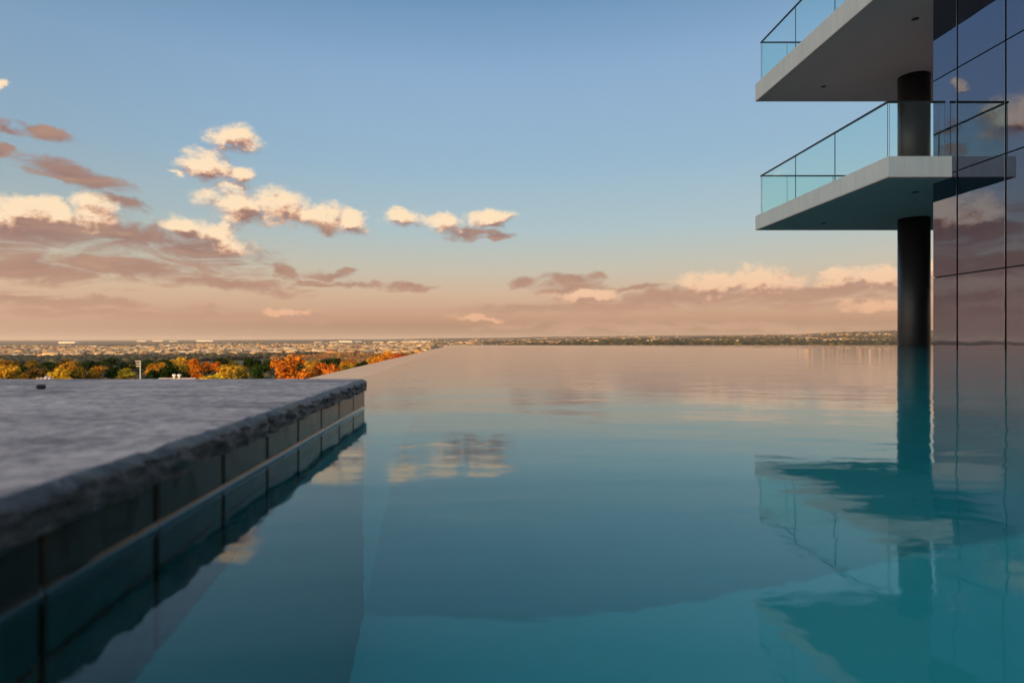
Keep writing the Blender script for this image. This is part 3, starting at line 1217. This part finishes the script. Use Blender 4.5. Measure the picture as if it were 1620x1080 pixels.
def small_house(px, yridge, w, d, label, vents):
    x = (px - VX) / F * d
    zr = H - (yridge - VY) / F * d
    gz = float(terrain(np.array([x]), np.array([d]))[0]) - 0.3
    he = empty('garden_house', (x, d, gz))
    tag(he, label, 'house')
    bpy.context.view_layer.update()

    def k(o, p=None):
        p = p or he
        bpy.context.view_layer.update()
        o.parent = p
        o.matrix_parent_inverse = p.matrix_world.inverted()
        return o
    ze = zr - 1.1
    k(box('wall', x - w, x + w, d - 2.2, d + 2.2, gz, ze, M_palewall, None, 0.03))
    rv = [(x - w - .2, d - 2.5, ze), (x + w + .2, d - 2.5, ze), (x + w + .2, d + 2.5, ze), (x - w - .2, d + 2.5, ze), (x - w - .2, d, zr), (x + w + .2, d, zr)]
    roof = k(mesh_obj('roof', rv, [(0, 1, 5, 4), (2, 3, 4, 5), (1, 2, 5), (3, 0, 4), (0, 3, 2, 1)], M_roofp))
    for vx in vents:
        xx = (vx - VX) / F * d
        bm = bmesh.new()
        prof = [(0.14, -0.4), (0.14, 0.22), (0.30, 0.26), (0.34, 0.42), (0.28, 0.58), (0.14, 0.66), (0.0, 0.68)]
        seg = 14
        rings = []
        for (r_, z_) in prof:
            rings.append([bm.verts.new((xx + r_ * math.cos(2 * math.pi * i / seg), d - 0.2 + r_ * math.sin(2 * math.pi * i / seg), zr + z_)) for i in range(seg)])
        for a, b in zip(rings[:-1], rings[1:]):
            for i in range(seg):
                j = (i + 1) % seg
                bm.faces.new([a[i], a[j], b[j], b[i]])
        bmesh.ops.remove_doubles(bm, verts=bm.verts[:], dist=1e-4)
        me = bpy.data.meshes.new('roof_vent')
        bm.to_mesh(me)
        bm.free()
        me.materials.append(M_white)
        o = bpy.data.objects.new('roof_vent', me)
        C.objects.link(o)
        k(o, roof)
    k(box('door', x - 0.5, x + 0.5, d - 2.25, d - 2.21, gz, gz + 2.0, M_bark))


small_house(281, 597.4, 3.0, 110, 'low roof with two white vents just showing over the stone wall', (276.5, 284.5))
# pale rocks
M_rock = simple('pale_pink_rock', (0.62, 0.50, 0.44), 0.8, 0.25, 2)
for i, (px, py, r_) in enumerate([(64, 597, 0.62), (71, 595.5, 0.7), (78, 596, 0.6)]):
    d = 120
    bm = bmesh.new()
    bmesh.ops.create_icosphere(bm, subdivisions=3, radius=1)
    rs = random.Random(i)
    for v in bm.verts:
        k_ = 1 + 0.25 * math.sin(v.co.x * 5 + i) * math.cos(v.co.y * 4 + v.co.z * 5) + 0.06 * rs.random()
        v.co *= k_
    me = bpy.data.meshes.new('boulder')
    bm.to_mesh(me)
    bm.free()
    me.materials.append(M_rock)
    o = bpy.data.objects.new('boulder', me)
    C.objects.link(o)
    x = (px - VX) / F * d
    z = H - (py - VY) / F * d
    gz = float(terrain(np.array([x]), np.array([d]))[0])
    hh_ = z - gz
    o.location = (x, d, gz + hh_ * 0.45)
    o.scale = (r_ * 1.1, r_ * 2, hh_ * 0.5)
    tag(o, ['leftmost', 'middle and tallest', 'rightmost'][i] + ' of three pale rocks peeking over the stone wall', 'rock', 'pale rocks')

# ------------------------------------------------------------------ town on the plain
VIS = dict()


def ground_pts(n, pxlo, pxhi, dlo, dhi, seed, gamma=1.0):
    r = np.random.default_rng(seed)
    px = r.uniform(pxlo, pxhi, n)
    # even in image rows: depth distributed as 1/d
    u = r.uniform(0, 1, n) ** gamma
    d = 1 / (1 / dlo + (1 / dhi - 1 / dlo) * u)
    x = (px - VX) / F * d
    return x, d, r


def houses(name, n, rng_, colours, seed, size, gamma=0.8, clump=0.0):
    x, y, r = ground_pts(n, *rng_, seed, gamma)
    c = fbm(x / 500, y / 1100, seed, 3)
    keep = c > clump
    x, y = x[keep], y[keep]
    n = len(x)
    z = terrain(x, y)
    w = r.uniform(*size, n)
    l = w * r.uniform(0.6, 2.2, n)
    h = w * r.uniform(0.28, 0.5, n)
    rh = h * r.uniform(0.1, 0.6, n)
    a = r.uniform(-0.5, 0.5, n) + (r.random(n) < 0.4) * math.pi / 2
    ca, sa = np.cos(a), np.sin(a)
    loc = np.array([[-1, -1, -.4], [1, -1, -.4], [1, 1, -.4], [-1, 1, -.4], [-1, -1, 1], [1, -1, 1], [1, 1, 1], [-1, 1, 1], [-1, 0, 2], [1, 0, 2]])
    lx = loc[:, 0][None] * l[:, None] / 2
    ly = loc[:, 1][None] * w[:, None] / 2
    lz = np.where(loc[:, 2][None] == 2, (h + rh)[:, None], loc[:, 2][None] * h[:, None])
    Vx = np.stack([x[:, None] + lx * ca[:, None] - ly * sa[:, None], y[:, None] + lx * sa[:, None] + ly * ca[:, None], z[:, None] + lz], -1).reshape(-1, 3)
    wallq = np.array([[0, 1, 5, 4], [1, 2, 6, 5], [2, 3, 7, 6], [3, 0, 4, 7], [4, 5, 9, 8], [6, 7, 8, 9]])
    Qx = (np.arange(n)[:, None, None] * 10 + wallq[None]).reshape(-1, 4)
    mi_ = r.integers(0, len(colours), n)
    mi2 = r.integers(0, len(colours), n)
    mm = np.stack([mi_, mi_, mi_, mi_, mi2, mi2], 1).reshape(-1)
    o = quads_np(name, Vx, Qx, colours, midx=mm)
    tag(o, kind='stuff')
    return o


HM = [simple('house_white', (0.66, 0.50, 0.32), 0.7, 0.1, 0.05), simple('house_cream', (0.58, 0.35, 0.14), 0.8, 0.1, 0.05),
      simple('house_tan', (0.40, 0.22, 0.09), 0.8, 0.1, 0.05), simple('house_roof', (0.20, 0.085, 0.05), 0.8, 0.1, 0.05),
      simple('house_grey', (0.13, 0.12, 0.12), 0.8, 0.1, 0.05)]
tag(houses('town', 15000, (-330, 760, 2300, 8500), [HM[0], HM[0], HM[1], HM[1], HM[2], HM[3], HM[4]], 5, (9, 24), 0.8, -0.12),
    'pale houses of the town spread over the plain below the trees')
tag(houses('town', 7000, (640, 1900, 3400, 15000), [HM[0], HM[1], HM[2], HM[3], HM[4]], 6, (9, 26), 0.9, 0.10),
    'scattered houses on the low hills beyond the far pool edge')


def blobs(name, n, rng_, mats, seed, size, gamma, clump):
    x, y, r = ground_pts(n, *rng_, seed, gamma)
    c = fbm(x / 420 + 9, y / 1000, seed + 3, 3)
    keep = c > clump
    x, y = x[keep], y[keep]
    n = len(x)
    z = terrain(x, y)
    bm = bmesh.new()
    bmesh.ops.create_icosphere(bm, subdivisions=1, radius=1)
    bv = np.array([v.co[:] for v in bm.verts])
    bf = np.array([[v.index for v in f.verts] for f in bm.faces])
    bm.free()
    s = r.uniform(*size, n)
    jit = 1 + r.uniform(-0.3, 0.3, (n, len(bv)))
    P = bv[None] * jit[..., None] * s[:, None, None] * np.array([1.25, 1.25, 0.8])
    P += np.stack([x, y, z + s * 0.5], -1)[:, None]
    Qx = (np.arange(n)[:, None, None] * len(bv) + bf[None]).reshape(-1, 3)
    mi_ = np.repeat(r.integers(0, len(mats), n), len(bf))
    o = quads_np(name, P.reshape(-1, 3), Qx, mats, midx=mi_)
    tag(o, kind='stuff')
    return o


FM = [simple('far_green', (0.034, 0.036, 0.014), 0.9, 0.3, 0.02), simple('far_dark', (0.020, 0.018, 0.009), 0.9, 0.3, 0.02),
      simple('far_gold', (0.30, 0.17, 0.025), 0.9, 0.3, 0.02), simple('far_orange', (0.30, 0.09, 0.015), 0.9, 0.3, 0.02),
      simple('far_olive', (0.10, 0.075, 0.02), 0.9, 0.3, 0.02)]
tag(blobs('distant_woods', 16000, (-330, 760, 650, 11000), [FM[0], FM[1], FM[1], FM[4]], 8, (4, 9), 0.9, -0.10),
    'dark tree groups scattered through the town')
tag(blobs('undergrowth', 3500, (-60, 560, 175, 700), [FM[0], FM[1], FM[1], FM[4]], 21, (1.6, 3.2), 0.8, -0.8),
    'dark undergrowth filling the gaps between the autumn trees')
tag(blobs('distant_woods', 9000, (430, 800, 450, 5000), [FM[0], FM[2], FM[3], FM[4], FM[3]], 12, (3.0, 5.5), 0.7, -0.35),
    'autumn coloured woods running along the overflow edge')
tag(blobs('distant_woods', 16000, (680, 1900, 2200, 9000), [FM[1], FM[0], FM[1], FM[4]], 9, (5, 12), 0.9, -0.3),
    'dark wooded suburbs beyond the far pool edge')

# long pale warehouses
wl = random.Random(4)
M_ware = simple('warehouse_paint', (0.74, 0.66, 0.54), 0.6, 0.1, 0.05)
WH = []
for i in range(26):
    px = wl.uniform(-20, 690)
    py = wl.uniform(546.5, 560)
    WH.append((px, py))
WH += [(505, 541.8), (528, 541.6), (548, 541.4), (566, 540.9), (598, 541.6), (622, 541.2), (645, 541.2), (668, 541.5),
       (478, 552.5), (575, 554), (556, 551), (640, 549.5), (668, 547.5), (225, 537.2 + 3), (250, 540), (275, 540.4), (325, 540.2), (110, 543)]
wh_mesh = []
for k in range(3):
    L_, W_, Hh_ = [(1, .35, .065), (1, .5, .085), (1, .28, .055)][k]
    vv = boxv(-L_ / 2, L_ / 2, -W_ / 2, W_ / 2, -0.06, Hh_) + [(-L_ / 2, 0, Hh_ * 1.35), (L_ / 2, 0, Hh_ * 1.35)]
    ff = [(0, 1, 5, 4), (1, 2, 6, 9, 5), (2, 3, 7, 6), (3, 0, 4, 8, 7), (4, 5, 9, 8), (6, 7, 8, 9)]
    me = bpy.data.meshes.new('warehouse')
    me.from_pydata(vv, [], ff)
    me.materials.append(M_ware)
    wh_mesh.append(me)
for i, (px, py) in enumerate(WH):
    ds = np.geomspace(2000, 20000, 400)
    xs = (px - VX) / F * ds
    rows = VY - (terrain(xs, ds) - H) / ds * F
    j = int(np.argmin(np.abs(rows - py)))
    dist = float(ds[j])
    o = bpy.data.objects.new('warehouse', wh_mesh[i % 3])
    C.objects.link(o)
    o.location = (xs[j], dist, float(terrain(xs[j:j + 1], ds[j:j + 1])[0]))
    s = wl.uniform(9, 20) * (1.35 if i >= 26 else 1.0) / F * dist
    o.scale = (s, s, s)
    o.rotation_euler = (0, 0, wl.uniform(-0.25, 0.25))
    tag(o, 'long pale warehouse standing out among the houses of the town', 'warehouse', 'warehouses in the town')

# ------------------------------------------------------------------ haze
M_haze, t, out = mat('haze')
pv = t.n('ShaderNodeVolumePrincipled')
pv.inputs['Color'].default_value = (0.96, 0.86, 0.78, 1)
pv.inputs['Density'].default_value = 2.0e-5
pv.inputs['Anisotropy'].default_value = 0.0
t.link(pv.outputs[0], out.inputs['Volume'])
hz_o = box('haze', -72000, 72000, -72000, 72000, -400, 420, M_haze)
tag(hz_o, kind='stuff')
